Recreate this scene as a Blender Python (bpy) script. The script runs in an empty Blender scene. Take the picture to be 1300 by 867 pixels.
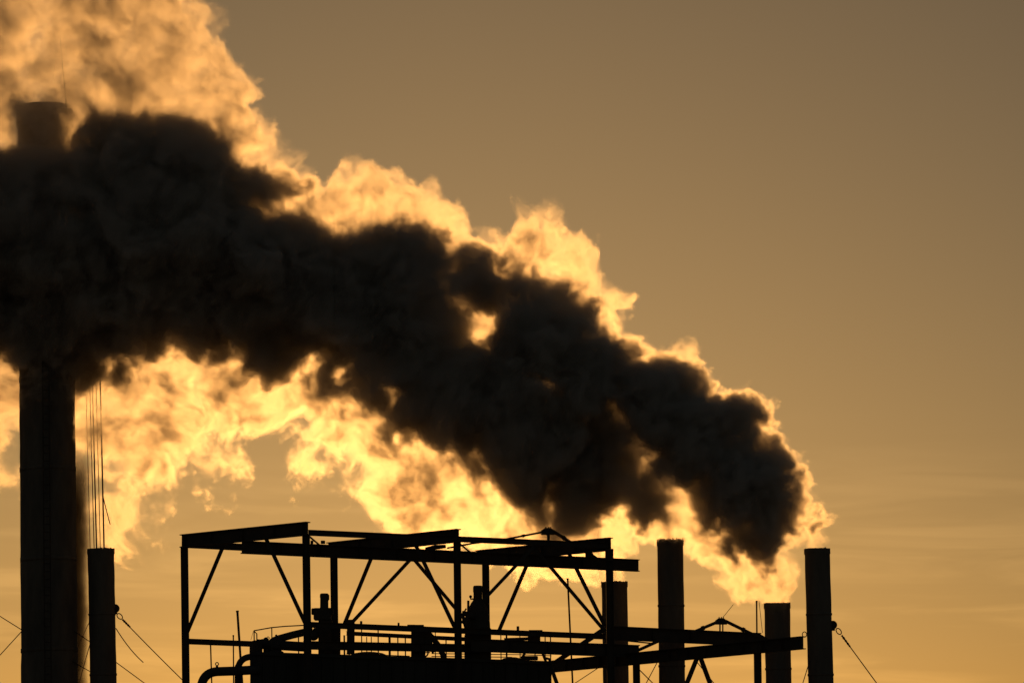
import bpy, bmesh, math, random
from mathutils import Vector, Matrix

S = bpy.context.scene
COL = S.collection
R = math.radians

# ------------------------------------------------------------------ camera
PITCH = R(8.0)
F = 4875.0                      # focal length in photo pixels (135 mm lens)
EYE = Vector((0, 0, 1.7))
cam_d = bpy.data.cameras.new('camera')
cam_d.lens = 135; cam_d.sensor_width = 36
cam_d.clip_start = 0.5; cam_d.clip_end = 20000
cam = bpy.data.objects.new('camera', cam_d); COL.objects.link(cam)
cam.location = EYE; cam.rotation_euler = (R(90) + PITCH, 0, 0)
S.camera = cam

def at(px, py, Y):
    """World point at distance Y that the photo shows at (px, py)."""
    u = (px - 650) / F; v = (433.5 - py) / F
    d = Vector((u, math.cos(PITCH) - v * math.sin(PITCH), math.sin(PITCH) + v * math.cos(PITCH)))
    return EYE + d * (Y / d.y)

# ------------------------------------------------------------------ sky and sun
SUN_DIR = (at(545, 640, 100) - EYE).normalized()      # towards the sun, low behind the smoke
SUN_EL = math.asin(SUN_DIR.z)
SUN_AZ = math.atan2(SUN_DIR.x, SUN_DIR.y)
world = bpy.data.worlds.new('World'); S.world = world; world.use_nodes = True
nt = world.node_tree; nt.nodes.clear()
sky = nt.nodes.new('ShaderNodeTexSky'); sky.sky_type = 'NISHITA'; sky.sun_disc = False
sky.sun_elevation = SUN_EL; sky.sun_rotation = SUN_AZ
sky.air_density = 1.0; sky.dust_density = 1.0; sky.ozone_density = 0.8
bg = nt.nodes.new('ShaderNodeBackground'); bg.inputs['Strength'].default_value = 0.05
out = nt.nodes.new('ShaderNodeOutputWorld')
tint = nt.nodes.new('ShaderNodeMix'); tint.data_type = 'RGBA'; tint.blend_type = 'MULTIPLY'
tint.inputs[0].default_value = 1.0; tint.inputs[7].default_value = (1.08, 0.985, 0.93, 1)
nt.links.new(sky.outputs[0], tint.inputs[6])
# very faint streaks of high cloud low in the sky
tc = nt.nodes.new('ShaderNodeTexCoord'); mp = nt.nodes.new('ShaderNodeMapping'); mp.inputs['Scale'].default_value = (7, 7, 75)
mp.inputs['Rotation'].default_value = (0, R(3), 0)
nt.links.new(tc.outputs['Generated'], mp.inputs[0])
cn = nt.nodes.new('ShaderNodeTexNoise'); cn.inputs['Scale'].default_value = 1.6; cn.inputs['Detail'].default_value = 5; cn.inputs['Roughness'].default_value = 0.55; cn.inputs['Distortion'].default_value = 0.6
nt.links.new(mp.outputs[0], cn.inputs['Vector'])
cm = nt.nodes.new('ShaderNodeMapRange'); cm.interpolation_type = 'SMOOTHSTEP'
for k, v in (('From Min', 0.42), ('From Max', 0.72), ('To Min', 0.0), ('To Max', 1.0)): cm.inputs[k].default_value = v
nt.links.new(cn.outputs['Fac'], cm.inputs['Value'])
sz = nt.nodes.new('ShaderNodeSeparateXYZ'); nt.links.new(tc.outputs['Generated'], sz.inputs[0])
low = nt.nodes.new('ShaderNodeMapRange'); low.interpolation_type = 'SMOOTHSTEP'
for k, v in (('From Min', 0.075), ('From Max', 0.125), ('To Min', 0.26), ('To Max', 0.0)): low.inputs[k].default_value = v
nt.links.new(sz.outputs[2], low.inputs['Value'])
st = nt.nodes.new('ShaderNodeMath'); st.operation = 'MULTIPLY'; nt.links.new(cm.outputs[0], st.inputs[0]); nt.links.new(low.outputs[0], st.inputs[1])
ad = nt.nodes.new('ShaderNodeMath'); ad.operation = 'ADD'; ad.inputs[1].default_value = 1.0; nt.links.new(st.outputs[0], ad.inputs[0])
vm = nt.nodes.new('ShaderNodeVectorMath'); vm.operation = 'SCALE'; nt.links.new(tint.outputs[2], vm.inputs[0]); nt.links.new(ad.outputs[0], vm.inputs['Scale'])
nt.links.new(vm.outputs[0], bg.inputs['Color']); nt.links.new(bg.outputs[0], out.inputs['Surface'])

sun_d = bpy.data.lights.new('sun', 'SUN'); sun_d.energy = 4.7; sun_d.angle = R(0.5)
sun_d.color = (1.0, 0.455, 0.115)
sun = bpy.data.objects.new('sun', sun_d); COL.objects.link(sun)
sun.rotation_euler = (-SUN_DIR).to_track_quat('-Z', 'Y').to_euler()
sun.location = SUN_DIR * 400

vs = S.view_settings
vs.view_transform = 'Standard'; vs.look = 'None'; vs.gamma = 1.0; vs.use_curve_mapping = False
vs.exposure = -2.25
S.cycles.use_denoising = True
S.cycles.volume_bounces = 6
S.cycles.volume_step_rate = 3.0
S.cycles.volume_max_steps = 512
S.cycles.max_bounces = 12
OUTER = [(159,78,97),(207,375,97),(651,558,97),(543,381,97),(-54,411,97),(-36,135,97),(855,591,97),(372,330,97),(-6,-24,97),(63,273,97),(174,525,97),(456,507,96),(249,201,97),(705,420,91),(-60,519,87),(714,639,97),(303,474,91),(144,-24,96),(543,612,85),(936,648,82),(45,456,97),(-66,261,86),(474,297,85),(795,507,76),(678,330,56),(-96,-66,56),(156,654,41),(-93,36,59),(81,144,97),(261,99,56),(-21,606,37),(978,729,38),(276,573,40),(942,543,39),(561,501,97),(246,33,37),(864,459,27),(1017,669,29),(618,663,43),(-123,582,28),(393,585,28),(348,204,28),(-126,180,26),(561,285,32),(-114,333,38),(75,-93,29),(183,276,97),(-123,90,29),(777,717,22),(735,333,29),(939,732,28),(-72,606,22),(123,609,22),(612,312,24),(543,243,19),(-126,-18,26),(-135,138,17),(885,498,18),(429,414,97),(186,624,26),(981,579,17),(666,726,16),(453,609,17),(786,375,16),(-135,471,17),(-138,-108,14),(1020,636,17),(312,123,18),(915,513,20),(354,234,32),(240,-12,16),(192,-108,14),(795,702,16),(486,681,11),(105,366,97),(-99,597,22),(-135,207,17),(45,-108,14),(-57,-108,14),(996,591,14),(342,171,14),(159,699,10),(-135,117,17),(438,219,11),(-141,552,11),(639,702,14),(-141,366,11),(753,729,12),(69,552,10),(102,-111,11),(282,45,13),(1041,687,9),(243,597,13),(369,549,11),(330,147,10)]
CORE = [(747,489,56),(123,237,56),(378,390,56),(501,423,56),(-81,348,56),(54,414,56),(204,363,56),(603,495,56),(249,240,56),(3,267,56),(948,621,56),(690,573,56),(879,555,56),(309,327,56),(87,333,56),(-96,252,56),(681,435,56),(489,345,53),(753,597,55),(129,417,54),(-27,387,56),(831,507,54),(186,201,55),(534,492,55),(294,390,56),(183,306,56),(414,345,53),(-108,399,44),(438,423,54),(600,351,31),(321,243,32),(60,240,51),(546,351,38),(651,531,56),(810,627,29),(933,540,34),(732,411,33),(-15,327,56),(963,681,27),(648,363,23),(558,420,28),(363,444,28),(690,378,26),(1002,639,26),(129,177,29),(366,321,43),(-123,306,31),(-42,228,33),(105,465,24),(471,471,28),(354,243,21),(198,420,19),(258,297,56),(717,639,19),(891,612,25),(240,408,25),(-138,354,16),(336,429,31),(966,567,19),(-138,213,16),(537,312,18),(3,210,15),(240,183,20),(783,537,25),(762,435,19),(-69,426,17),(69,468,14),(567,540,16),(798,462,18),(126,477,15),(-141,429,13),(717,381,20),(933,675,16),(345,282,16),(630,342,16),(144,363,56),(576,444,21),(810,594,12),(393,459,12),(-141,333,13),(591,552,10),(450,306,14),(552,390,23),(1014,663,11),(24,201,10),(897,645,10),(1002,606,10),(264,186,11),(183,435,11),(-144,372,10),(633,585,10),(-144,282,10),(624,375,9),(300,216,10),(837,639,9),(-15,207,12),(228,165,10),(822,561,10),(672,357,11),(621,327,10),(219,423,12),(984,576,9),(918,669,10)]
VOX = 0.056

# ------------------------------------------------------------------ smoke
SMOKE_Y = 150.0
class FB:
    """Small field builder for the smoke's density."""
    def __init__(s, tree): s.t = tree
    def put(s, sock, v):
        if isinstance(v, bpy.types.NodeSocket): s.t.links.new(v, sock)
        else: sock.default_value = v
    def m(s, op, a, b=None, c=None):
        n = s.t.nodes.new('ShaderNodeMath'); n.operation = op
        for i, v in enumerate((a, b, c)):
            if v is not None: s.put(n.inputs[i], v)
        return n.outputs[0]
    def v(s, op, a, b=None, scale=None):
        n = s.t.nodes.new('ShaderNodeVectorMath'); n.operation = op
        s.put(n.inputs[0], a)
        if b is not None: s.put(n.inputs[1], b)
        if scale is not None: s.put(n.inputs['Scale'], scale)
        return n.outputs['Value'] if op in ('DISTANCE', 'LENGTH', 'DOT_PRODUCT') else n.outputs[0]
    def noise(s, vec, scale, detail=4, rough=0.55, color=False, dist=0.0):
        n = s.t.nodes.new('ShaderNodeTexNoise'); n.noise_dimensions = '3D'
        s.put(n.inputs['Vector'], vec)
        n.inputs['Scale'].default_value = scale; n.inputs['Detail'].default_value = detail
        n.inputs['Roughness'].default_value = rough; n.inputs['Distortion'].default_value = dist
        return n.outputs['Color' if color else 'Fac']
    def voronoi(s, vec, scale, detail=0.0, rough=0.5):
        n = s.t.nodes.new('ShaderNodeTexVoronoi'); n.feature = 'F1'
        s.put(n.inputs['Vector'], vec); n.inputs['Scale'].default_value = scale
        n.inputs['Detail'].default_value = detail; n.inputs['Roughness'].default_value = rough
        return n.outputs['Distance']
    def split(s, vec, i):
        n = s.t.nodes.new('ShaderNodeSeparateXYZ'); s.put(n.inputs[0], vec); return n.outputs[i]
    def step(s, v, a, b, lo=0.0, hi=1.0):
        n = s.t.nodes.new('ShaderNodeMapRange'); n.interpolation_type = 'SMOOTHSTEP'
        s.put(n.inputs['Value'], v)
        s.put(n.inputs['From Min'], a); s.put(n.inputs['From Max'], b)
        n.inputs['To Min'].default_value = lo; n.inputs['To Max'].default_value = hi
        return n.outputs[0]

def puff_field(fb, pos, puffs, k, seed, spread, box, extra=()):
    """Smooth union of round puffs: metres inside (+) or outside (-). Puffs far from the box are skipped."""
    rnd = random.Random(seed); f = None
    for n, (px, py, r) in enumerate(list(puffs) + list(extra)):
        dy = rnd.uniform(-1, 1) * spread
        # near the big stack the upper smoke passes in front of it, the low wisps hang behind it
        e = min(1, max(0, (420 - px) / 160)); g = min(1, max(0, (py - 330) / 140))
        dy += e * (-3.3 + 5.1 * g)
        # smoke of the chimneys behind the gantry stays behind its beams
        dy += 3.2 * min(1, max(0, (py - 540) / 90)) * min(1, max(0, (840 - px) / 60)) * (1 - e)
        Y = SMOKE_Y + dy; r = r * Y / F
        c = at(px, py, Y)
        if any(c[i] + r + 2.4 < box[0][i] or c[i] - r - 2.4 > box[1][i] for i in (0, 2)): continue
        c.y = c.y * DEPTH_K
        d = fb.m('SUBTRACT', r, fb.v('DISTANCE', pos, tuple(c)))
        f = d if f is None else fb.m('SMOOTH_MAX', f, d, k)
    return f

def build_smoke(name, box, voxel, density_fn, mat):
    vol = bpy.data.volumes.new(name); ob = bpy.data.objects.new(name, vol); COL.objects.link(ob)
    ng = bpy.data.node_groups.new(name, 'GeometryNodeTree')
    ng.interface.new_socket('Geometry', in_out='INPUT', socket_type='NodeSocketGeometry')
    ng.interface.new_socket('Geometry', in_out='OUTPUT', socket_type='NodeSocketGeometry')
    o = ng.nodes.new('NodeGroupOutput')
    cube = ng.nodes.new('GeometryNodeVolumeCube')
    lo, hi = box
    cube.inputs['Min'].default_value = lo; cube.inputs['Max'].default_value = hi
    for i, ax in enumerate('XYZ'):
        cube.inputs['Resolution ' + ax].default_value = int(round((hi[i] - lo[i]) / voxel)) + 1
    fb = FB(ng); pos = ng.nodes.new('GeometryNodeInputPosition').outputs[0]
    ng.links.new(density_fn(fb, pos, box), cube.inputs['Density'])
    sm = ng.nodes.new('GeometryNodeSetMaterial'); sm.inputs['Material'].default_value = mat
    ng.links.new(cube.outputs[0], sm.inputs[0]); ng.links.new(sm.outputs[0], o.inputs[0])
    vol.materials.append(mat)
    md = ob.modifiers.new('density', 'NODES'); md.node_group = ng
    return ob

DEPTH_K = 0.66
def smoke_density(fb, pos, box):
    # the air's turbulence bends the puffs, coarse eddies first; the wind draws the eddies out along Y
    px_, pz_ = fb.split(pos, 0), fb.split(pos, 2)
    calm = fb.step(px_, 2.0, 10.5, 1.0, 0.28)                  # close to the mouths the eddies are still small
    n1 = fb.v('SUBTRACT', fb.noise(pos, 0.30, 2, 0.6, True), (0.5, 0.5, 0.5))
    p = fb.v('ADD', pos, fb.v('SCALE', n1, scale=fb.m('MULTIPLY', calm, 2.4)))
    n2 = fb.v('SUBTRACT', fb.noise(fb.v('ADD', fb.v('MULTIPLY', p, (1.0, 0.42, 1.0)), (31., 7., 5.)), 0.80, 7, 0.70, True), (0.5, 0.5, 0.5))
    q = fb.v('ADD', p, fb.v('SCALE', n2, scale=fb.m('MULTIPLY', calm, 2.2)))
    q = fb.v('MULTIPLY', q, (1.0, DEPTH_K, 1.0))
    nx, ny, nz = (fb.split(n2, i) for i in range(3))
    ax = fb.m('ABSOLUTE', nx); ay = fb.m('ABSOLUTE', ny)
    bump = fb.m('MULTIPLY', fb.m('ADD', ax, ay), 1.6)          # round bulges with sharp creases between
    fo = fb.m('ADD', puff_field(fb, q, OUTER, 0.25, 3, 0.6, box, MOUTHS), bump)
    # the low left smoke is thinner and torn to wisps
    wisp = fb.m('MULTIPLY', fb.step(px_, -7.5, -4.0, 1.0, 0.0), fb.step(pz_, 20.5, 23.5, 1.0, 0.0))
    fo = fb.m('ADD', fo, fb.m('MULTIPLY', wisp, fb.m('SUBTRACT', fb.m('MULTIPLY', nz, 5.0), 0.15)))
    qc = fb.v('MULTIPLY', fb.v('ADD', p, fb.v('SCALE', n2, scale=fb.m('MULTIPLY', calm, 2.8))), (1.0, DEPTH_K, 1.0))
    fc = fb.m('ADD', puff_field(fb, qc, CORE, 0.6, 5, 0.3, box), fb.m('MULTIPLY', nz, 3.4))
    hl = puff_field(fb, qc, HOLES, 0.3, 6, 0.2, box)
    if hl is not None: fc = fb.m('SMOOTH_MIN', fc, fb.m('MULTIPLY', hl, -1.7), 0.25)
    var = fb.step(nz, -0.12, 0.19, 0.10, 2.8)
    fine = fb.noise(fb.v('MULTIPLY', q, (1.0, 0.45, 1.0)), 2.3, 4, 0.7)
    var = fb.m('MULTIPLY', var, fb.step(fine, 0.36, 0.64, 0.25, 1.9))
    shell = fb.m('MULTIPLY', fb.step(fo, 0.12, fb.m('MULTIPLY_ADD', wisp, 0.7, 0.30)), var)
    fc = fb.m('ADD', fc, fb.m('MULTIPLY', fb.m('SUBTRACT', fine, 0.5), 1.2))
    core = fb.step(fc, -0.40, 0.12)
    return fb.m('ADD', fb.m('MULTIPLY', shell, SHELL_D), fb.m('MULTIPLY', core, CORE_D))
# lit channels where the dark mass opens
HOLES = [(606, 402, 31), (585, 388, 14), (632, 395, 16), (806, 562, 18), (822, 582, 22), (840, 608, 24), (856, 636, 26), (872, 664, 27), (892, 694, 25), (910, 724, 20), (668, 500, 9), (640, 560, 10), (770, 512, 13), (702, 497, 10), (392, 343, 9), (560, 388, 8)]
MOUTHS = [(1035, 692, 12), (1024, 672, 13), (986, 757, 17), (978, 742, 20), (850, 680, 14), (842, 668, 18), (779, 733, 14), (765, 722, 16)]

sm_mat = bpy.data.materials.new('smoke'); sm_mat.use_nodes = True
t = sm_mat.node_tree; t.nodes.clear()
pv = t.nodes.new('ShaderNodeVolumePrincipled'); mo = t.nodes.new('ShaderNodeOutputMaterial')
pv.inputs['Color'].default_value = (0.955, 0.92, 0.885, 1)
pv.inputs['Density'].default_value = 0.7
pv.inputs['Anisotropy'].default_value = 0.87
# a little of the light is scattered evenly, which greys the thick dark parts
vi = t.nodes.new('ShaderNodeVolumeInfo')
dn = t.nodes.new('ShaderNodeMath'); dn.operation = 'MULTIPLY'; dn.inputs[1].default_value = 0.5
t.links.new(vi.outputs['Density'], dn.inputs[0])
iso = t.nodes.new('ShaderNodeVolumeScatter'); iso.inputs['Color'].default_value = (0.93, 0.94, 0.96, 1); iso.inputs['Anisotropy'].default_value = -0.1
t.links.new(dn.outputs[0], iso.inputs['Density'])
sh = t.nodes.new('ShaderNodeAddShader'); t.links.new(pv.outputs[0], sh.inputs[0]); t.links.new(iso.outputs[0], sh.inputs[1])
t.links.new(sh.outputs[0], mo.inputs['Volume'])
SHELL_D, CORE_D = 0.29, 3.0
def slab_box(px0, px1, py0, py1, y0, y1, i0):
    """Box on the common voxel lattice; slabs meet one voxel apart so that their ramps add up."""
    X0, Z0 = -22.6, 11.0
    a, b = at(px0, py1, SMOKE_Y), at(px1, py0, SMOKE_Y)
    ia = round((a.x - X0) / VOX) if i0 is None else i0; ib = round((b.x - X0) / VOX)
    ka = math.floor((a.z - Z0) / VOX); kb = math.ceil((b.z - Z0) / VOX)
    j0, j1 = round((y0 - 140) / VOX), round((y1 - 140) / VOX)
    return ((X0 + ia * VOX, 140 + j0 * VOX, Z0 + ka * VOX), (X0 + ib * VOX, 140 + j1 * VOX, Z0 + kb * VOX)), ib + 1
b1, i1 = slab_box(-85, 430, -60, 725, 142.4, 154.6, None)
b2, i2 = slab_box(430, 760, 180, 765, 146.2, 155.8, i1)
b3, i3 = slab_box(760, 1075, 330, 785, 146.8, 153.2, i2)
smk = None
for bx, lab in ((b3, ''), (b2, ''), (b1, '')):
    sv = build_smoke('smoke', bx, VOX, smoke_density, sm_mat)
    if smk is None:
        smk = sv; smk['kind'] = 'stuff'; smk['category'] = 'smoke'
        smk['label'] = 'thick dark backlit smoke drifting left from the chimneys with glowing orange edges'
    else:
        sv.parent = smk; sv['kind'] = 'stuff'

# thin smoke right of the big stack, its shaded look put into the colour
shaded_haze_mat = bpy.data.materials.new('shaded_haze'); shaded_haze_mat.use_nodes = True
t = shaded_haze_mat.node_tree; t.nodes.clear()
pv = t.nodes.new('ShaderNodeVolumePrincipled'); mo = t.nodes.new('ShaderNodeOutputMaterial')
pv.inputs['Color'].default_value = (0.22, 0.16, 0.11, 1); pv.inputs['Density'].default_value = 1.0; pv.inputs['Anisotropy'].default_value = 0.4
t.links.new(pv.outputs[0], mo.inputs['Volume'])
def shaded_haze_density(fb, pos, box):
    n = fb.v('SUBTRACT', fb.noise(pos, 0.7, 4, 0.6, True), (0.5, 0.5, 0.5))
    q = fb.v('ADD', pos, fb.v('SCALE', fb.v('MULTIPLY', n, (1, 1, 1)), scale=0.7))
    a, b = at(96, 560, 150.6), at(97, 900, 150.6)
    x, z, y = fb.split(q, 0), fb.split(pos, 2), fb.split(q, 1)
    dx = fb.m('SUBTRACT', x, (a.x + b.x) / 2); dy = fb.m('SUBTRACT', y, 150.6)
    d = fb.m('SQRT', fb.m('ADD', fb.m('MULTIPLY', dx, dx), fb.m('MULTIPLY', fb.m('MULTIPLY', dy, dy), 0.5)))
    f = fb.step(d, 0.05, 0.60, 1.0, 0.0)
    return fb.m('MULTIPLY', fb.m('MULTIPLY', f, 5.0), fb.step(z, at(100, 650, 150).z, at(100, 560, 150).z, 1.0, 0.0))
sa, sb = at(84, 880, 150.6), at(122, 560, 150.6)
sv = build_smoke('shaded_haze', ((sa.x, 149.6, sa.z), (sb.x, 151.6, sb.z)), 0.07, shaded_haze_density, shaded_haze_mat)
sv['kind'] = 'stuff'; sv['label'] = 'thin brown haze between the wide smokestack and the smokeless chimney'; sv['category'] = 'haze'

# ------------------------------------------------------------------ materials
def material(name, c1, c2, scale, rough=0.75, metal=0.0, bump=0.3, streak=1.0):
    m = bpy.data.materials.new(name); m.use_nodes = True
    t = m.node_tree; b = t.nodes['Principled BSDF']
    tc = t.nodes.new('ShaderNodeTexCoord'); mp = t.nodes.new('ShaderNodeMapping')
    mp.inputs['Scale'].default_value = (1, 1, streak)
    t.links.new(tc.outputs['Object'], mp.inputs[0])
    n = t.nodes.new('ShaderNodeTexNoise'); n.inputs['Scale'].default_value = scale
    n.inputs['Detail'].default_value = 8; n.inputs['Roughness'].default_value = 0.65
    t.links.new(mp.outputs[0], n.inputs['Vector'])
    r = t.nodes.new('ShaderNodeValToRGB')
    r.color_ramp.elements[0].position = 0.35; r.color_ramp.elements[0].color = (*c1, 1)
    r.color_ramp.elements[1].position = 0.68; r.color_ramp.elements[1].color = (*c2, 1)
    t.links.new(n.outputs['Fac'], r.inputs[0]); t.links.new(r.outputs[0], b.inputs['Base Color'])
    bp = t.nodes.new('ShaderNodeBump'); bp.inputs['Strength'].default_value = bump; bp.inputs['Distance'].default_value = 0.02
    t.links.new(n.outputs['Fac'], bp.inputs['Height']); t.links.new(bp.outputs[0], b.inputs['Normal'])
    b.inputs['Roughness'].default_value = rough; b.inputs['Metallic'].default_value = metal
    return m
STEEL = material('weathered_steel', (0.075, 0.066, 0.060), (0.15, 0.105, 0.08), 3.0)
RUST = material('sooty_stack_metal', (0.17, 0.155, 0.14), (0.32, 0.28, 0.24), 1.6, 0.8, 0.0, 0.4, 0.25)
PIPE = material('pipe_lagging', (0.07, 0.068, 0.065), (0.13, 0.12, 0.11), 2.5)
CASE = material('sheet_cladding', (0.06, 0.057, 0.055), (0.11, 0.10, 0.092), 1.2, 0.8, 0, 0.2, 0.3)
WIRE = material('wire_rope', (0.04, 0.035, 0.03), (0.07, 0.06, 0.05), 20.0)
SOIL = material('gravel_yard', (0.10, 0.085, 0.07), (0.19, 0.17, 0.14), 0.35, 0.95)

# ------------------------------------------------------------------ mesh helpers (all take world points)
UP = Vector((0, 0, 1))
def px_m(n, Y): return n * Y / F
def bm_new(): return bmesh.new()
def obj(name, bm, mat, parent=None, smooth=False):
    if parent is not None:
        bmesh.ops.translate(bm, verts=bm.verts, vec=-parent['_base'].to_vector() if hasattr(parent['_base'], 'to_vector') else -Vector(parent['_base']))
    bmesh.ops.recalc_face_normals(bm, faces=bm.faces)
    me = bpy.data.meshes.new(name); bm.to_mesh(me); bm.free()
    me.materials.append(mat)
    if smooth:
        for p in me.polygons: p.use_smooth = True
    o = bpy.data.objects.new(name, me); COL.objects.link(o)
    if parent is not None: o.parent = parent
    return o
BASES = []
def thing(name, label, cat, base, group=None):
    o = bpy.data.objects.new(name, None); COL.objects.link(o)
    o.location = base; o['_base'] = tuple(base); BASES.append(o)
    o.empty_display_size = 0.3
    o['label'] = label; o['category'] = cat
    if group: o['group'] = group
    return o
def tag(o, label, cat, group=None):
    o['label'] = label; o['category'] = cat
    if group: o['group'] = group
    return o

def frame_of(d, up=UP):
    d = d.normalized()
    s = d.cross(up)
    if s.length < 1e-3: s = Vector((1, 0, 0))
    s.normalize(); return d, s, s.cross(d).normalized()

def prism(bm, a, b, prof, side, up):
    """Extrude a closed profile [(s, u)] from a to b."""
    A = [bm.verts.new(a + side * s + up * u) for s, u in prof]
    B = [bm.verts.new(b + side * s + up * u) for s, u in prof]
    n = len(prof)
    for i in range(n): bm.faces.new((A[i], A[(i + 1) % n], B[(i + 1) % n], B[i]))
    bm.faces.new(A); bm.faces.new(list(reversed(B)))

def ibeam(bm, a, b, h, w, tf=None, tw=None, up=UP):
    d, s, u = frame_of(b - a, up)
    tf = tf or h * 0.07; tw = tw or w * 0.10
    H, W, t = h / 2, w / 2, tw / 2
    prof = [(-W, -H), (W, -H), (W, -H + tf), (t, -H + tf), (t, H - tf), (W, H - tf), (W, H), (-W, H), (-W, H - tf), (-t, H - tf), (-t, -H + tf), (-W, -H + tf)]
    prism(bm, a, b, prof, s, u)

def bar(bm, a, b, h, w, up=UP):
    d, s, u = frame_of(b - a, up)
    prism(bm, a, b, [(-w / 2, -h / 2), (w / 2, -h / 2), (w / 2, h / 2), (-w / 2, h / 2)], s, u)

def angle(bm, a, b, h, up=UP):
    """Double-angle brace section with small stitch plates."""
    d, s, u = frame_of(b - a, up); k = h / 2; t = h * 0.14
    prism(bm, a, b, [(-k, -k), (k, -k), (k, -k + t), (t / 2, -k + t), (t / 2, k), (-t / 2, k), (-t / 2, -k + t), (-k, -k + t)], s, u)
    L = (b - a).length
    for i in range(1, int(L / 0.7)):
        p = a + (b - a) * (i * 0.7 / L)
        bar(bm, p - d * 0.05, p + d * 0.05, h * 1.12, h * 0.5, up)

def tube(bm, pts, r, seg=12, closed_ends=True):
    """Round tube along points; r is a number or one per point."""
    n = len(pts); rs = r if isinstance(r, (list, tuple)) else [r] * n
    rings = []; prev = None
    for i, p in enumerate(pts):
        d = (pts[min(i + 1, n - 1)] - pts[max(i - 1, 0)]).normalized()
        if prev is None:
            s = d.cross(Vector((0, 1, 0)))
            if s.length < 1e-3: s = d.cross(UP)
        else: s = prev - d * prev.dot(d)
        s.normalize(); prev = s; u = d.cross(s)
        rings.append([bm.verts.new(p + (s * math.cos(2 * math.pi * k / seg) + u * math.sin(2 * math.pi * k / seg)) * rs[i]) for k in range(seg)])
    for A, B in zip(rings, rings[1:]):
        for k in range(seg): bm.faces.new((A[k], A[(k + 1) % seg], B[(k + 1) % seg], B[k]))
    if closed_ends: bm.faces.new(rings[0]); bm.faces.new(rings[-1])

def lathe(bm, base, axis, prof, seg=40, jit=None):
    """Turned shape: prof = [(radius, height)] along axis from base."""
    d, s, u = frame_of(axis)
    rings = []
    for r, h in prof:
        ring = []
        for k in range(seg):
            a = 2 * math.pi * k / seg
            rr = r + (jit(a, h) if jit else 0.0)
            ring.append(bm.verts.new(base + d * h + (s * math.cos(a) + u * math.sin(a)) * rr))
        rings.append(ring)
    for A, B in zip(rings, rings[1:]):
        for k in range(seg): bm.faces.new((A[k], A[(k + 1) % seg], B[(k + 1) % seg], B[k]))
    bm.faces.new(rings[0]); bm.faces.new(rings[-1])

def box(bm, c, sx, sy, sz, rot=0.0, bev=0.0):
    m = Matrix.Translation(c) @ Matrix.Rotation(rot, 4, 'Z') @ Matrix.Diagonal((sx, sy, sz, 1))
    g = bmesh.ops.create_cube(bm, size=1.0, matrix=m)
    if bev:
        es = list({e for v in g['verts'] for e in v.link_edges})
        bmesh.ops.bevel(bm, geom=es, offset=bev, segments=2, affect='EDGES')

def torus(bm, c, R1, r, normal, stretch=1.0, along=None, n=20):
    nrm = normal.normalized(); a = (along or UP); a = (a - nrm * a.dot(nrm)).normalized(); b = nrm.cross(a)
    pts = [c + a * math.cos(2 * math.pi * i / n) * R1 * stretch + b * math.sin(2 * math.pi * i / n) * R1 for i in range(n + 1)]
    tube(bm, pts, r, 8, False)

def cable_pts(a, b, sag, n=14):
    return [a.lerp(b, i / n) - UP * (4 * sag * (i / n) * (1 - i / n)) for i in range(n + 1)]

# ------------------------------------------------------------------ ground
gb = bm_new()
gv = [gb.verts.new(v) for v in ((-6000, -3000, 0), (6000, -3000, 0), (6000, 9000, 0), (-6000, 9000, 0))]
gb.faces.new(gv)
ground = obj('ground', gb, SOIL); ground['kind'] = 'structure'

# ------------------------------------------------------------------ chimneys
def wobble(seed, amp):
    rnd = random.Random(seed); ph = [(rnd.uniform(0.5, 6), rnd.randint(1, 7), rnd.uniform(0, 6.28)) for _ in range(9)]
    def j(a, h): return amp * sum(math.sin(f * h + k * a + p) for f, k, p in ph) / 4
    return j

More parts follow.
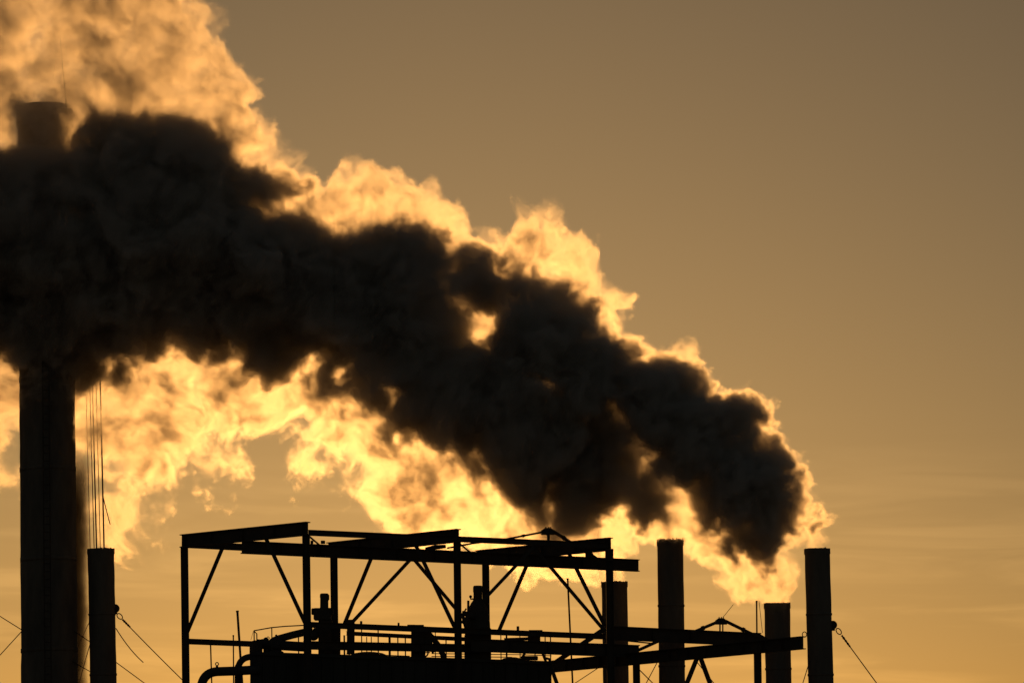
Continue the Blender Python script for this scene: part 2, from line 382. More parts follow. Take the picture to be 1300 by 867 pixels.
def chimney(label, xt0, xt1, yt, xb0, xb1, Y, seed, lug=None, ragged=0.012):
    top = at((xt0 + xt1) / 2, yt, Y); low = at((xb0 + xb1) / 2, 867, Y)
    ax = (top - low).normalized(); base = low - ax * (low.z / ax.z)
    L = (top - base).length; r = px_m((xt1 - xt0) / 2, Y)
    t = thing('chimney', label, 'chimney', base, 'short round steel chimneys')
    j = wobble(seed, 0.006); rnd = random.Random(seed)
    bm = bm_new(); n = int(L / 0.22)
    prof = [(r - 0.006, L * i / n) for i in range(n + 1)]
    prof[-1] = (r - 0.006, L - 0.01)
    prof += [(r - 0.05, L - 0.01), (r - 0.05, L - 1.2)]
    lathe(bm, base, ax, prof, 56, j); obj('shell', bm, RUST, t, True)
    # rim of the mouth: rust-eaten, uneven
    bm = bm_new(); d, s, u = frame_of(ax); seg = 90; hs = [max(-0.02, rnd.gauss(0, ragged)) for _ in range(seg)]
    rings = [[], [], [], []]
    for k in range(seg):
        a = 2 * math.pi * k / seg; dirv = s * math.cos(a) + u * math.sin(a)
        for q, (rr, hh) in enumerate(((r + 0.016, L - 0.19), (r + 0.014, L + 0.01 + hs[k]), (r - 0.03, L + 0.01 + hs[k]), (r - 0.03, L - 0.19))):
            rings[q].append(bm.verts.new(base + d * hh + dirv * (rr + 0.4 * j(a, hh))))
    for q in range(4):
        A, B = rings[q], rings[(q + 1) % 4]
        for k in range(seg): bm.faces.new((A[k], A[(k + 1) % seg], B[(k + 1) % seg], B[k]))
    obj('rim', bm, RUST, t)
    # joint bands, where lengths of pipe were welded on
    for hb in (2.55, 4.9, 7.6):
        bm = bm_new(); lathe(bm, base, ax, [(r - 0.03, L - hb - 0.05), (r + 0.012, L - hb - 0.04), (r + 0.016, L - hb + 0.04), (r - 0.03, L - hb + 0.05)], 56, wobble(seed + 5, 0.004))
        obj('joint_band', bm, RUST, t, True)
    if lug:
        lx, ly = lug
        c = at(lx, ly, Y); bm = bm_new()
        cc = c + Vector((-0.04, 0, 0))
        lathe(bm, cc - Vector((0, 0.07, 0)), Vector((0, 1, 0)), [(0.02, 0), (0.17, 0.01), (0.17, 0.13), (0.02, 0.14)], 20)
        box(bm, cc + Vector((-0.02, 0, -0.12)), 0.20, 0.14, 0.20, 0, 0.01)
        obj('cable_lug', bm, STEEL, t)
    return t

chimney('free standing dark chimney at the right with a cable lug on its side', 1021, 1053.5, 697, 1026, 1058.5, 150.0, 11, (1058.5, 793))
chimney('shorter smoking chimney crossed by the end of the long sloping beam', 970, 1003, 766, 972.5, 1004.5, 150.5, 12)
chimney('tall chimney with a ragged rusted mouth rising behind the peaked strut frame', 834, 867.5, 686, 836.5, 870, 150.0, 13, None, 0.05)
chimney('chimney half hidden behind the last column of the steel gantry', 763.5, 796.5, 739, 766, 798, 151.5, 14, None, 0.02)
chimney('smokeless chimney beside the big stack, cables running up from its top', 111, 145, 697, 114, 148.5, 150.0, 15, (147.5, 772))

# ------------------------------------------------------------------ the tall stack
def tall_stack():
    Y = 149.7
    low = at(63, 867, Y); top = at(57, 146, Y)
    ax = (top - low).normalized(); base = low - ax * (low.z / ax.z); L = (top - base).length
    rl, rt = px_m(36.0, Y), px_m(35.0, Y)
    t = thing('smokestack', 'wide tall dark smokestack at the left vanishing into the black smoke', 'smokestack', base)
    j = wobble(40, 0.012); n = 70
    bm = bm_new()
    prof = [(rl + (rt - rl) * i / n, L * i / n) for i in range(n + 1)] + [(rt - 0.12, L), (rt - 0.12, L - 2)]
    lathe(bm, base, ax, prof, 72, j); obj('shell', bm, RUST, t, True)
    for k in range(1, 9):
        h = L * k / 9; r = rl + (rt - rl) * k / 9
        bm = bm_new(); lathe(bm, base, ax, [(r - 0.03, h - 0.09), (r + 0.014, h - 0.08), (r + 0.014, h + 0.08), (r - 0.03, h + 0.09)], 72)
        obj('stiffening_ring', bm, RUST, t, True)
    # sooty, clogged collar and the small platform on the right of the mouth
    bm = bm_new(); lathe(bm, base, ax, [(rt - 0.1, L - 0.5), (rt + 0.05, L - 0.48), (rt + 0.06, L + 0.3), (rt - 0.1, L + 0.32)], 72, wobble(41, 0.02))
    obj('collar', bm, RUST, t, True)
    pf = thing_part = None
    bm = bm_new(); c = at(80, 144.5, Y - 1.3); box(bm, c, px_m(27, Y), 1.1, px_m(6.5, Y), 0, 0.02)
    pf = obj('platform', bm, STEEL, t)
    bm = bm_new(); bar(bm, at(90, 147, Y - 1.3), at(84, 158, Y - 1.3), 0.16, 0.10)
    bar(bm, at(88.5, 143, Y - 1.3), at(88.5, 154, Y - 1.3), 0.10, px_m(8, Y), Vector((0, 1, 0)))
    obj('platform_bracket', bm, STEEL, t)
    bm = bm_new(); tube(bm, [at(84.5, 142, Y - 1.3), at(83, 118, Y - 1.3), at(80, 90, Y - 1.3), at(77.5, 60, Y - 1.3), at(76, 42, Y - 1.3)], [0.035, 0.03, 0.024, 0.018, 0.012], 8)
    obj('lightning_rod', bm, STEEL, t)
    # ladder down the camera side
    bm = bm_new()
    for sx in (52, 60):
        bar(bm, at(sx, 160, Y - 1.35), at(sx + 5, 867, Y - 1.35), 0.05, 0.05, Vector((0, 1, 0)))
    for i in range(70):
        y = 165 + i * 10; k = (y - 160) / 707 * 5
        tube(bm, [at(52 + k, y, Y - 1.35), at(60 + k, y, Y - 1.35)], 0.016, 6)
    obj('ladder', bm, STEEL, t)
tall_stack()

# ------------------------------------------------------------------ steel gantry
def yf(x): return 140.0 + (x - 389) * 8.0 / 503          # front row recedes to the right
G = thing('steel_gantry', 'open steel hoist frame with six columns and knee braces above the boiler casing', 'steel frame', Vector((at(500, 867, 143).x, 144, 0)))
ROWF = [(391, 662, 17.3), (582.5, 671, 17.3), (775.5, 682, 17.0)]       # right ends of crossbeams: x, top y, depth in px
ROWB = [(231, 678.4, 16.2), (417, 688.5, 16.2), (605, 698.5, 16.2)]     # left ends
CH = px_m(17.3, 140)
for (xf, tf_, hf), (xb, tb, hb) in zip(ROWF, ROWB):
    Yf = yf(xf); Yb = Yf + 5.0
    a = at(xb, tb, Yb) - UP * CH / 2; b = at(xf, tf_, Yf) - UP * CH / 2
    bm = bm_new(); ibeam(bm, a, b, CH, 0.24)
    for k in (0.03, 0.25, 0.5, 0.75, 0.97):                              # web stiffeners
        p = a.lerp(b, k); d = (b - a).normalized()
        bar(bm, p - d * 0.008, p + d * 0.008, CH * 0.86, 0.22)
    obj('crossbeam', bm, STEEL, G)
def column(x0, y0, x1, Y, w, floor=0.0):
    top = at(x0, y0, Y); low = at(x1, 867, Y)
    ax = (low - top).normalized(); low = top + ax * ((top.z - floor) / -ax.z)
    bm = bm_new(); ibeam(bm, low, top, px_m(w, Y), 0.22, None, None, Vector((1, 0, 0)))
    box(bm, top + UP * 0.01, px_m(w, Y) * 1.12, 0.26, 0.03)
    if floor == 0.0: box(bm, low + UP * 0.02, 0.5, 0.5, 0.04)
    obj('column', bm, STEEL, G)
ROOF_Z = at(500, 834, 141.7).z
column(234, 694.5, 236, yf(391) + 5.0, 9.2)
column(423.8, 704, 425.5, yf(582) + 5.0, 9.2, ROOF_Z)
column(616.5, 714, 618, yf(775) + 5.0, 9.2, ROOF_Z)
column(388.5, 679, 391, yf(391), 9.6)
column(580.2, 688, 582.2, yf(582), 9.4)
column(773.5, 699, 775.5, yf(775), 9.4)
# column 3 head plate seen beside the crossbeam end
bm = bm_new(); bar(bm, at(773.5, 696.5, yf(775)), at(773.5, 712, yf(775)), 0.16, px_m(10.5, 146), Vector((0, 1, 0))); obj('head_plate', bm, STEEL, G)
# runway beam under the crossbeams, long beams of both rows
def long_beam(name, x0, y0, Y0, x1, y1, Y1, hpx, w, parent=None, deep=True):
    h = px_m(hpx, (Y0 + Y1) / 2)
    a = at(x0, y0, Y0) - UP * h / 2; b = at(x1, y1, Y1) - UP * h / 2
    bm = bm_new(); ibeam(bm, a, b, h, w)
    L = (b - a).length; d = (b - a).normalized()
    if deep:
        for i in range(1, int(L / 1.6)):
            p = a + d * (i * 1.6); bar(bm, p - d * 0.007, p + d * 0.007, h * 0.86, w * 0.92)
    return obj(name, bm, STEEL, parent or G)
long_beam('runway_beam', 307, 686.3, yf(391) + 1.6, 810.5, 710, yf(391) + 9.6, 15.8, 0.22)
long_beam('eave_beam', 391.5, 672.3, yf(391) + 0.15, 775, 689, yf(775) + 0.15, 7.2, 0.14, None, False)
long_beam('eave_beam', 238, 686.5, yf(391) + 5.1, 612, 705.5, yf(775) + 5.1, 8.6, 0.14, None, False)
def brace(name, x0, y0, Y0, x1, y1, Y1, w, parent=None, mat=None):
    bm = bm_new(); angle(bm, at(x0, y0, Y0), at(x1, y1, Y1), px_m(w, Y0), Vector((0, 1, 0)))
    return obj(name, bm, mat or STEEL, parent or G)
for x0, y0, x1, y1, fx, fr in ((284, 692, 238.5, 801, 391, True), (338, 684, 388, 792, 391, False), (474, 702, 436.5, 794, 582, True),
                           (527, 690, 578, 798, 582, False), (676, 700, 632, 804, 775, True), (721, 700, 768, 795, 775, False)):
    Y = yf(fx); brace('knee_brace', x0, y0, Y + (3.4 if fr else 1.7), x1, y1, Y + (5.0 if fr else 0.1), 5.0)
Ya = yf(500) + 5
brace('cross_brace', 522, 709, Ya, 447, 790, Ya - 1.2, 4.6)
brace('cross_brace', 524, 708, Ya, 612, 812, Ya + 1.2, 4.6)
Yb_ = yf(677)
brace('cross_brace', 678, 693.5, Yb_, 586, 791, Yb_ - 1.4, 4.4)
brace('cross_brace', 677, 694, Yb_, 768, 801, Yb_ + 1.4, 4.6)
# roof-plane tie rods
for pts in (((393, 681, 140.2), (406, 692, 141.6)), ((585, 691, 143.2), (596, 700, 144.6)), ((568, 695.5, 144), (600, 689.5, 144.4), (646, 683.5, 145))):
    bm = bm_new(); tube(bm, [at(*p) for p in pts], 0.035, 8); obj('tie_rod', bm, STEEL, G)
bm = bm_new(); tube(bm, [at(540, 697, 143.9), at(552, 694.5, 143.9), at(566, 693.2, 143.9)], [0.07, 0.09, 0.07], 14); obj('hoist_trolley', bm, STEEL, G)
bm = bm_new()
box(bm, at(396, 688, 141.5), 0.10, 0.1, 0.12, 0, 0.01); obj('bolt_block', bm, STEEL, G)
bm = bm_new(); box(bm, at(410, 688, 141.5), 0.16, 0.1, 0.12, 0, 0.01); obj('bolt_block', bm, STEEL, G)
# peaked strut frame: hub, short posts and two arms
def peak(parent, hub, hw, hh, Y, arms, posts):
    bm = bm_new(); c = at(hub[0], hub[1], Y)
    W, H = px_m(hw, Y), px_m(hh, Y)
    prism(bm, c - Vector((0, 0.13, 0)), c + Vector((0, 0.13, 0)), [(-W / 2, -H * .5), (W / 2, -H * .5), (W / 2, H * .05), (W * .22, H * .42), (-W * .22, H * .42), (-W / 2, H * .05)], Vector((1, 0, 0)), UP)
    for dx in (-0.07, 0.02, 0.09): tube(bm, [c + Vector((dx, 0, H * .3)), c + Vector((dx, 0, H * .62))], 0.02, 8)
    obj('hub', bm, STEEL, parent)
    for a in arms:
        bm = bm_new(); tube(bm, [at(a[0], a[1], Y + a[5]), at(a[2], a[3], Y + a[6])], px_m(a[4] / 2, Y), 10)
        q = at(a[0], a[1], Y + a[5]).lerp(at(a[2], a[3], Y + a[6]), 0.55); dd = (at(a[2], a[3], Y) - at(a[0], a[1], Y)).normalized()
        tube(bm, [q - dd * 0.06, q + dd * 0.06], px_m(a[4] / 2, Y) * 1.45, 10)
        obj('arm', bm, STEEL, parent)
    for x, y0, y1, w in posts:
        bm = bm_new(); tube(bm, [at(x, y0, Y), at(x, y1, Y)], px_m(w / 2, Y), 10); obj('post', bm, STEEL, parent)
peak(G, (695.5, 674), 17, 9, 145.6, [(690, 675, 643, 684, 2.6, 0, -1.2), (702, 674, 727, 690, 4.2, 0, 0.4), (741, 698, 757, 709, 5.0, 0.6, 1.2)], [(696.3, 677, 690, 3.8)])
for x, y in ((746, 700),):
    bm = bm_new(); bar(bm, at(x, y - 4, 146.3), at(x, y + 7, 146.3), 0.12, px_m(6, 146), Vector((0, 1, 0))); obj('hanger', bm, STEEL, G)
# lower long beams
long_beam('lower_beam', 238.5, 810.3, yf(391) + 5.1, 396, 816.5, yf(520) + 5.1, 7.0, 0.16, None, False)
long_beam('lower_beam', 392, 789.0, yf(391) + 0.5, 768, 804.3, yf(768) + 0.5, 7.0, 0.16, None, False)
long_beam('lower_beam', 386, 813.3, yf(391) + 0.9, 604, 817.5, yf(604) + 0.9, 10.5, 0.18)
long_beam('lower_beam', 598, 810.3, yf(604) + 0.3, 811, 818.5, yf(800) + 0.3, 16.0, 0.2)
long_beam('lower_beam', 440, 801.0, yf(440) + 2.2, 604, 809.2, yf(604) + 2.2, 5.0, 0.12, None, False)
for x, y, w, h in ((458.5, 790.5, 3, 5), (506, 792.5, 2.5, 5), (657.5, 798, 3.5, 7), (522, 794, 10, 3), (680, 801, 18, 3.4)):
    bm = bm_new(); box(bm, at(x, y, yf(x) + 0.5), px_m(w, 142), 0.12, px_m(h, 142), 0, 0.01); obj('beam_clip', bm, STEEL, G)
bm = bm_new(); box(bm, at(445.3, 808, yf(445) + 1.5), px_m(9.5, 143), 0.3, px_m(43, 143), 0, 0.01); obj('bracket_plate', bm, STEEL, G)
brace('cross_brace', 706, 840, 146.2, 766, 799, 146.0, 6.2)

# ------------------------------------------------------------------ sloping frame to the right
R_ = thing('steel_platform_frame', 'long sloping steel beams on posts reaching right between the short chimneys', 'steel frame', Vector((at(880, 867, 147).x, 146, 0)))
def beam_r(name, x0, y0, Y0, x1, y1, Y1, hpx, w, deep=True):
    return long_beam(name, x0, y0, Y0, x1, y1, Y1, hpx, w, R_, deep)
h = px_m(15.6, 143)
bm = bm_new(); a = at(700, 838.4, 151.6) - UP * h / 2; b = at(1019.5, 807.2, 136.4) - UP * h / 2
ibeam(bm, a, b, h, 0.24)
for k in range(1, 14):
    p = a.lerp(b, k / 14); d = (b - a).normalized(); bar(bm, p - d * 0.008, p + d * 0.008, h * 0.86, 0.22)
obj('long_beam', bm, STEEL, R_)
beam_r('receding_beam', 779, 794.5, 146.8, 965, 803.2, 149.0, 17.2, 0.22)
bm = bm_new(); a = at(962, 807, 149.0); bar(bm, a, at(976, 815, 149.0), 0.22, 0.2); obj('end_plate', bm, STEEL, R_)
def post_r(x, y, x1, Y, w):
    top = at(x, y, Y); low = at(x1, 867, Y); ax = (low - top).normalized(); low = top + ax * (top.z / -ax.z)
    bm = bm_new(); ibeam(bm, low, top, px_m(w, Y), 0.22, None, None, Vector((1, 0, 0))); box(bm, low + UP * 0.02, 0.5, 0.5, 0.04); obj('post', bm, STEEL, R_)
post_r(961.6, 822, 962.2, 139.6, 9.4)
post_r(807.7, 834, 808.2, 147.0, 9.0)
brace('brace', 886, 832, 143.2, 865, 884, 143.2, 6.0, R_)
brace('brace', 886, 826, 143.4, 906, 880, 143.4, 6.0, R_)
brace('brace', 806, 827, 146.0, 838, 812.5, 146.8, 4.0, R_)
brace('brace', 797, 813.2, 146.6, 830, 816.6, 147.0, 1.8, R_)
peak(R_, (915.3, 788), 15, 8.5, 147.6, [(910, 789.5, 878, 803, 4.0, 0, -0.3), (921, 788, 962, 808, 4.2, 0, 0.8)], [(914, 791, 803, 2.0), (917.6, 791, 803, 1.8)])
brace('brace', 700, 848, 145.6, 716, 892, 145.6, 5.0, R_)

# ------------------------------------------------------------------ boiler casing
def casing():
    x0, x1 = 319, 699
    pa = at(x0, 829.5, yf(x0) + 0.7); pb = at(x1, 838.5, yf(x1) + 0.7)
    z = (pa.z + pb.z) / 2; pa.z = pb.z = z
    d = (pb - pa).normalized(); back = Vector((pa.x / pa.y + 0.01, 1.0, 0)) * 8.5
    base = (pa + pb) / 2 + back / 2; base.z = 0
    t = thing('boiler_casing', 'flat topped dark boiler building under the steel gantry', 'industrial building', base)
    bm = bm_new(); q = [pa, pb, pb + back, pa + back]
    lo = [bm.verts.new((v.x, v.y, 0)) for v in q]; hi = [bm.verts.new((v.x, v.y, z - 0.02)) for v in q]
    for i in range(4): bm.faces.new((lo[i], lo[(i + 1) % 4], hi[(i + 1) % 4], hi[i]))
    bm.faces.new(hi)
    n = 26
    for i in range(n + 1):                                   # standing seams of the cladding
        p = pa.lerp(pb, i / n); p.z = z / 2
        box(bm, p - back.normalized() * 0.02, 0.05, 0.05, z - 0.1, math.atan2(d.y, d.x))
    obj('wall', bm, CASE, t)
    bm = bm_new(); o = Vector((-d.y, d.x, 0))
    e = 0.10; q2 = [pa - d * e - o * e, pb + d * e - o * e, pb + back + d * e + o * e, pa + back - d * e + o * e]
    lo = [bm.verts.new((v.x, v.y, z - 0.09)) for v in q2]; hi = [bm.verts.new((v.x, v.y, z + 0.03)) for v in q2]
    for i in range(4): bm.faces.new((lo[i], lo[(i + 1) % 4], hi[(i + 1) % 4], hi[i]))
    bm.faces.new(hi); bm.faces.new(lo)
    obj('roof', bm, CASE, t)
    # low domed hatches on the roof
    for cx, w, hh in ((468, 26, 4.5), (350, 12, 3), (650, 16, 3.5)):
        bm = bm_new(); c = at(cx, 834, yf(cx) + 2.5); c.z = z + 0.02
        r = px_m(w, 143); H = px_m(hh, 143) + 0.12
        lathe(bm, c, UP, [(r, 0), (r, 0.08), (r * .92, H * .5), (r * .7, H * .8), (r * .35, H * .97), (0.02, H)], 40)
        obj('roof_hatch', bm, CASE, t, True)
    return z
RZ = casing()

# ------------------------------------------------------------------ roof railing
rail = thing('roof_railing', 'thin steel guard rail with many uprights along the boiler roof edge', 'railing', Vector((at(540, 840, 143).x, 143, RZ)))
def thin(parent, name, pts, w, Y=None, mat=STEEL, seg=8):
    bm = bm_new(); P = [at(p[0], p[1], p[2] if len(p) > 2 else Y) for p in pts]
    tube(bm, P, px_m(w / 2, P[0].y), seg); return obj(name, bm, mat, parent)
for x, y0, y1, w in ((459, 796, 834, 1.4), (465.5, 808, 834, 1.2), (471.3, 808, 834, 1.2), (480, 796, 835, 1.6), (494.5, 806, 836, 3.0), (505, 808, 836, 1.6), (514.5, 808, 836, 1.6),
                  (552.6, 802, 836, 1.2), (566.2, 810, 836, 1.6), (590.7, 802, 837, 1.3), (635.8, 806, 837, 1.3), (643, 806, 837, 2.2), (660, 804, 838, 1.2), (679, 808, 838, 1.4), (692, 806, 838, 1.4), (698.8, 806, 840, 1.5),
                  (378.9, 806, 831, 1.6), (437, 806, 832, 2.2), (443, 800, 832, 2.0)):
    thin(rail, 'upright', [(x, y0), (x + 0.3, y1)], w, yf(x) + 1.3)
thin(rail, 'rail', [(548, 829.2, yf(548) + 1.3), (660, 830.6, yf(660) + 1.3), (700, 832.0, yf(700) + 1.3)], 1.1)
thin(rail, 'rail', [(548, 832.8, yf(548) + 1.3), (650, 833.8, yf(650) + 1.3)], 1.1)
thin(rail, 'rail', [(440, 829.5, yf(440) + 1.3), (520, 832.5, yf(520) + 1.3)], 1.3)

hr = thing('platform_handrail', 'bent thin handrail at the left end of the boiler roof', 'railing', at(350, 822, yf(350) + 1.0))
thin(hr, 'rail', [(322.3, 800.2, 141), (345, 796.2, 141), (362, 794.6, 141), (387, 793.3, 141)], 1.5)
thin(hr, 'upright', [(322.5, 800, 141), (323, 830, 141)], 1.5)
thin(hr, 'upright', [(322.5, 801, 141), (326, 804, 141), (326.4, 830, 141)], 1.5)
thin(hr, 'upright', [(345, 796.2, 141), (345.4, 830, 141)], 1.4)
thin(hr, 'wire', [(321.5, 801, 141), (318.5, 812, 141)], 0.5)

# ------------------------------------------------------------------ pipes
def arc(c0, c1, c2, Y, n=10):
    a, b, c = at(*c0, Y), at(*c1, Y), at(*c2, Y)
    return [(a * (1 - t) ** 2 + b * 2 * t * (1 - t) + c * t * t) for t in [i / n for i in range(n + 1)]]
def pipe(name, label, paths, w, Y, cat='pipe', flanges=(), base=None):
    t = thing(name, label, cat, base or paths[0][-1])
    bm = bm_new(); pts = [p for seg in paths for p in seg]
    tube(bm, pts, px_m(w / 2, Y), 20); obj('pipe_run', bm, PIPE, t, True)
    for i in flanges:
        p = pts[i]; d = (pts[min(i + 1, len(pts) - 1)] - pts[max(i - 1, 0)]).normalized()
        bm = bm_new(); tube(bm, [p - d * 0.035, p + d * 0.035], px_m(w / 2, Y) * 1.3, 20); obj('flange', bm, PIPE, t)
    return t
def down(x, Y): p = at(x, 867, Y).copy(); p.z = 0; return p
Yp = 139.6
p1 = pipe('bent_pipe', 'thick pipe leaving the boiler low and curving down with a lifting eye on top', [[at(330, 849.5, Yp), at(300, 851.2, Yp)], arc((276, 852, ), (256, 853), (255, 876), Yp), [down(255, Yp)]], 11.6, Yp, flanges=(1,))
bm = bm_new(); c = at(275.5, 842.4, Yp); torus(bm, c, 0.055, 0.018, Vector((0, 1, 0))); tube(bm, [c - UP * 0.06, c - UP * 0.16], 0.045, 10); obj('lifting_eye', bm, STEEL, p1)
pipe('bent_pipe', 'narrower pipe behind the lifting eye pipe, turning down from the roof corner', [[at(330, 832, 140.6), at(320, 833, 140.6)], arc((317, 833.4), (302.3, 835.5), (302, 852), 140.6), [down(302, 140.6)]], 8.2, 140.6)
t = pipe('inclined_duct', 'slanting roof duct with an elbow behind the bent handrail', [[at(394, 800.5, 142.5), at(372, 805.5, 142.5), at(352, 811, 142.5)], arc((350, 812), (340, 815), (341, 834), 142.5)], 9.5, 142.5, 'duct', (0, 2))
bm = bm_new()
for x, y, r in ((333, 815, 4.5), (337.5, 812, 3.6), (347, 820, 6), (353, 815, 5.5), (358, 819, 6)):
    bmesh.ops.create_icosphere(bm, subdivisions=2, radius=px_m(r, 142), matrix=Matrix.Translation(at(x, y, 142.3)))
bar(bm, at(326, 817, 142.3), at(392, 821, 142.3), 0.34, 0.3)
box(bm, at(349, 820.5, 142.3), px_m(19, 142), 0.4, px_m(13, 142), 0, 0.08)
box(bm, at(339, 827, 142.3), px_m(9, 142), 0.4, px_m(12, 142), 0, 0.08)
torus(bm, at(340.3, 809.5, 142.3), 0.045, 0.014, Vector((0, 1, 0)))
tube(bm, [at(355.5, 818, 142.2), at(355.5, 828, 142.2)], 0.06, 10)
obj('valve_body', bm, PIPE, t, True)
for x, y, r in ((391, 799, 6.0), (398, 806, 7.0)):
    bm = bm_new(); bmesh.ops.create_icosphere(bm, subdivisions=3, radius=px_m(r, 142), matrix=Matrix.Translation(at(x, y, 142.5))); obj('duct_joint', bm, PIPE, t, True)
# ducts on the roof corner, dark block left of the first front column
bm = bm_new(); box(bm, at(325, 822, 142.0), px_m(12, 142), 0.7, px_m(18, 142), 0.3, 0.05)
tag(obj('junction_box', bm, CASE), 'small dark box standing on the left corner of the boiler roof', 'box')

def pole(label, x0, y0, x1, w, Y, to_ground=True, group=None):
    a = at(x0, y0, Y); b = at(x1, 867, Y)
    if to_ground: ax = (b - a).normalized(); b = a + ax * (a.z / -ax.z)
    bm = bm_new(); tube(bm, [a, b], px_m(w / 2, Y), 10)
    d = (b - a).normalized(); tube(bm, [a - d * 0.01, a + d * 0.05], px_m(w / 2, Y) * 1.25, 10)
    tag(obj('vent_pole', bm, STEEL), label, 'pole', group)
pole('leaning pole rising between the bent pipes and the bent handrail', 301.3, 775, 307.5, 3.0, 141.5)
pole('thin upright pole just left of the leaning pole', 296.2, 806, 296.6, 1.7, 139.2)
pole('thin upright pole nearest the left corner column of the gantry', 267.3, 817, 268.8, 1.8, 140.4)
pole('tall thin pole seen through the right bay of the gantry', 720.6, 734, 727, 2.3, 147.3)
pole('short thin pole at the end of the receding beam, touching the smoke', 960.5, 762.5, 961.5, 2.0, 148.4)

# ------------------------------------------------------------------ machines on the roof
Ym = 142.6
m1 = thing('agitator_motor', 'stubby upright motor on a gearbox between the first two tall columns', 'motor', Vector((at(413, 830, Ym).x, Ym, RZ)))
bm = bm_new(); c = at(411.6, 773, Ym); lathe(bm, c, UP, [(px_m(5.4, Ym), 0), (px_m(5.6, Ym), 0.05), (px_m(5.3, Ym), 0.08), (px_m(5.3, Ym), 0.42), (px_m(5.7, Ym), 0.44), (px_m(5.6, Ym), 0.55), (px_m(4.6, Ym), 0.585), (0.02, 0.59)], 28); obj('motor_housing', bm, PIPE, m1, True)
bm = bm_new(); box(bm, at(416.8, 758, Ym), 0.07, 0.16, 0.22, 0, 0.02); obj('terminal_box', bm, PIPE, m1)
bm = bm_new(); box(bm, at(409.5, 779.5, Ym), px_m(22, Ym), 0.6, px_m(15, Ym), 0, 0.03)
box(bm, at(398.5, 776, Ym), px_m(6, Ym), 0.3, px_m(8, Ym), 0, 0.02); box(bm, at(417, 776, Ym), px_m(12, Ym), 0.35, px_m(9, Ym), 0, 0.02); obj('gearbox', bm, PIPE, m1)
bm = bm_new(); box(bm, at(413, 810, Ym), px_m(17, Ym), 0.5, px_m(46, Ym), 0, 0.03); box(bm, at(425, 814, Ym + .3), px_m(14, Ym), 0.5, px_m(40, Ym), 0, 0.03)
box(bm, at(402, 802, Ym), px_m(9, Ym), 0.3, px_m(10, Ym), 0, 0.03); obj('pedestal', bm, STEEL, m1)

m2 = thing('pressure_vessel', 'bottle shaped vessel with a narrow neck and side valves between the middle columns', 'vessel', Vector((at(606, 838, 145).x, 145, RZ)))
Yv = 145.0; c = at(606.5, 838, Yv); c.z = RZ
def hh(y): return at(606, y, Yv).z - c.z
bm = bm_new(); P = lambda n: px_m(n, Yv)
lathe(bm, c, UP, [(P(16), 0), (P(16), hh(800)), (P(15.5), hh(790)), (P(14.5), hh(782)), (P(12), hh(772)), (P(8.5), hh(765)), (P(6.2), hh(762)), (P(5.8), hh(760))], 36); obj('vessel_body', bm, PIPE, m2, True)
bm = bm_new(); lathe(bm, c, UP, [(P(5.6), hh(763)), (P(5.6), hh(752)), (P(6.1), hh(751)), (P(6.1), hh(745)), (P(5.2), hh(743.2)), (0.02, hh(743))], 28); obj('neck', bm, PIPE, m2, True)
bm = bm_new(); tube(bm, [at(603, 760, Yv - .3), at(597.5, 760, Yv - .3), at(597.2, 757, Yv - .3)], 0.03, 8); bmesh.ops.create_icosphere(bm, subdivisions=2, radius=P(2.0), matrix=Matrix.Translation(at(597.4, 757, Yv - .3)))
tube(bm, [at(594.5, 762, Yv - .3), at(594.3, 784, Yv - .3)], 0.045, 8)
tube(bm, [at(592, 772, Yv - .3), at(589.5, 776, Yv - .3), at(587, 784, Yv - .3)], 0.03, 8); obj('gauge', bm, STEEL, m2)
bm = bm_new(); tube(bm, [at(602, 784, Yv - .5), at(592, 779, Yv - .5), at(586.5, 778, Yv - .5)], 0.10, 12); tube(bm, [at(591, 797, Yv - .5), at(588.6, 788, Yv - .5), at(587, 778, Yv - .5)], 0.05, 10); obj('side_pipe', bm, PIPE, m2, True)
bm = bm_new(); box(bm, at(607, 818, Yv - .3), P(33), 0.7, P(42), 0, 0.03); obj('skirt', bm, STEEL, m2)
bm = bm_new(); tube(bm, [at(593.5, 804, Yv - .6), at(594.5, 836, Yv - .6)], 0.055, 10); tube(bm, [at(590.5, 806, Yv - .6), at(590.5, 836, Yv - .6)], 0.03, 8); obj('drain_pipe', bm, PIPE, m2)

m3 = thing('valve_assembly', 'cluttered valve block with a slanting outlet pipe under the lower gantry beam', 'valve', Vector((at(532, 836, 143).x, 143.5, RZ)))
Yw = 143.6
bm = bm_new(); box(bm, at(531, 815, Yw), px_m(18, Yw), 0.5, px_m(44, Yw), 0, 0.06); box(bm, at(544, 812, Yw), px_m(10, Yw), 0.4, px_m(20, Yw), 0, 0.04); obj('valve_block', bm, PIPE, m3)
bm = bm_new(); tube(bm, [at(538, 801, Yw), at(548, 808, Yw), at(556, 818, Yw), at(562, 830, Yw), at(564, 838, Yw)], px_m(3.6, Yw), 14); obj('outlet_pipe', bm, PIPE, m3, True)
bm = bm_new(); torus(bm, at(538, 828, Yw - .3), 0.16, 0.03, Vector((0, 1, 0))); tube(bm, [at(530, 828, Yw - .3), at(546, 828, Yw - .3)], 0.02, 8); obj('hand_wheel', bm, STEEL, m3)
bm = bm_new(); tube(bm, [at(548, 828, Yw), at(557, 822, Yw)], 0.05, 10); bmesh.ops.create_icosphere(bm, subdivisions=2, radius=0.12, matrix=Matrix.Translation(at(549, 822, Yw))); obj('bypass_pipe', bm, PIPE, m3, True)

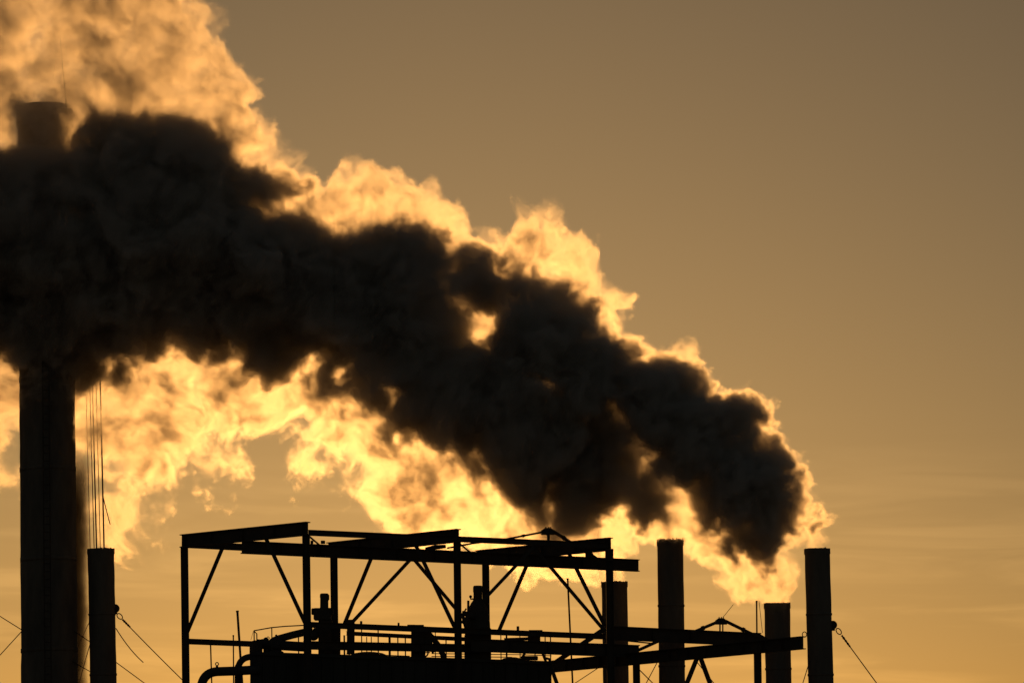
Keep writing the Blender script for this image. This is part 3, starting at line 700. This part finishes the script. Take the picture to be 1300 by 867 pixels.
m4 = thing('pump_bracket', 'low pump on splayed legs at the right end of the boiler roof', 'pump', Vector((at(676, 840, 145).x, 145.5, RZ)))
bm = bm_new(); box(bm, at(678, 814, 145.6), px_m(16, 145), 0.5, px_m(22, 145), 0, 0.05); box(bm, at(672, 835, 145.6), px_m(22, 145), 0.4, px_m(5, 145), 0, 0.02); obj('pump_body', bm, PIPE, m4)
for x0, y0, x1, y1 in ((669, 822, 661, 840), (687, 824, 694, 842)):
    bm = bm_new(); bar(bm, at(x0, y0, 145.6), at(x1, y1, 145.6), px_m(4.0, 145), 0.1, Vector((0, 1, 0))); obj('leg', bm, STEEL, m4)
bm = bm_new(); tube(bm, [at(692, 835, 145.4), at(697, 836, 145.4), at(699, 841, 145.4)], 0.05, 10); obj('suction_pipe', bm, PIPE, m4)
bm = bm_new(); tube(bm, [at(640, 811.5, 145.4), at(681, 810, 145.4)], 0.06, 10); obj('suction_pipe', bm, PIPE, m4)

# ------------------------------------------------------------------ cables
def cable(label, a, b, w=1.2, sag=0.05, ring=None, name='guy_cable', group=None, turn=None):
    t = thing(name, label, 'cable', a, group)
    bm = bm_new(); tube(bm, cable_pts(a, b, sag), px_m(w / 2, 150), 6); obj('wire', bm, WIRE, t)
    d = (b - a).normalized()
    if ring is not None:
        bm = bm_new(); torus(bm, ring, 0.085, 0.020, Vector((0.15, 1, 0.1)), 1.55, d); obj('shackle', bm, STEEL, t)
    if turn:
        bm = bm_new(); pts = [a + d * (turn * k / 8) for k in range(9)]
        tube(bm, pts, [0.045, 0.03, 0.05, 0.03, 0.045, 0.03, 0.045, 0.03, 0.04], 8); obj('cable_clamp', bm, STEEL, t)
    return t
cable('stay wire slanting down right from the free standing chimney', at(1068.5, 806, 150), at(1130, 890, 150), 1.3, 0.0, at(1064.8, 801, 150), turn=0.55)
cable('stay wire slanting from the smokeless chimney down towards the gantry corner', at(155.5, 786, 150), at(236, 867, 150), 1.2, 0.02, at(152, 782, 150), turn=0.42)
cable('loose wire end hanging beside the smokeless chimney', at(147, 797, 149.8), at(182, 840.5, 149.8), 1.2, 0.10)
cable('lowest wire slanting from the smokeless chimney near the frame bottom', at(147, 840, 150), at(196, 876, 150), 1.1, 0.0)
cable('upper wire meeting the left side of the wide smokestack', at(-40, 757, 148.5), at(29, 800, 148.5), 1.1, 0.0)
cable('lower wire meeting the left side of the wide smokestack', at(-30, 864, 148.5), at(28, 800.5, 148.5), 1.1, 0.0)
cable('upper wire bridging the gap between smokestack and smokeless chimney', at(94, 801, 149), at(114, 814, 151), 1.0, 0.0)
cable('lower wire bridging the gap between smokestack and smokeless chimney', at(92, 839, 149), at(116, 853, 151), 1.0, 0.0)
cable('steep wire crossing behind the smokeless chimney', at(113, 790, 152), at(100, 818, 152), 0.9, 0.0)
cable('steep wire running down beside the smokeless chimney to the ground', at(114, 818, 152), at(96, 882, 152), 1.1, 0.0)
cable('diagonal stay wire below the long sloping beam near the tall thin pole', at(760, 847, 150), at(722, 872, 150), 1.0, 0.0)
cable('crossed wire falling right behind the short post under the beams', at(811, 849, 150.5), at(834, 872, 150.5), 1.3, 0.0)
cable('crossed wire rising right behind the short post under the beams', at(834, 841, 150.8), at(817, 873, 150.8), 1.1, 0.0)
cable('thin wire crossing the two splayed braces under the long beam', at(881, 835, 143.8), at(912, 874, 143.8), 1.1, 0.0)
cable('wire between the beam end and the foot of the free standing chimney', at(1028, 838, 149.2), at(1017, 874, 149.2), 1.1, 0.0)
cable('faint wire rising from the peaked strut hub into the smoke', at(918, 783, 147.6), at(931, 767, 147.6), 0.7, 0.0)
cable('faint wire hanging beside the short thin pole', at(963.5, 762, 148.8), at(968, 803, 148.8), 0.7, 0.0)
bm = bm_new(); torus(bm, at(1021.3, 805, 149.2), 0.085, 0.018, Vector((0.2, 1, 0)), 1.2)
tag(obj('shackle_ring', bm, STEEL), 'small ring between the end of the long beam and the chimney', 'ring')
lab = 'thin cable rising from the top of the smokeless chimney into bright smoke, '
for x0, x1, w, l in ((114.6, 104, 0.9, 'leftmost'), (119.6, 109, 1.2, 'second from left'), (122.7, 112.5, 1.8, 'middle and thickest'), (127.5, 117, 1.0, 'second from right'), (132.2, 123, 2.0, 'rightmost')):
    cable(lab + l, at(x0, 700, 150.1), at(x1, 300, 154.0), w, 0.0, name='riser_cable', group='cables above the smokeless chimney')
cable('short frayed cable hanging off the rightmost riser cable', at(130.3, 628, 149.7), at(140, 666, 149.7), 1.2, 0.02)

for o in BASES:
    del o['_base']
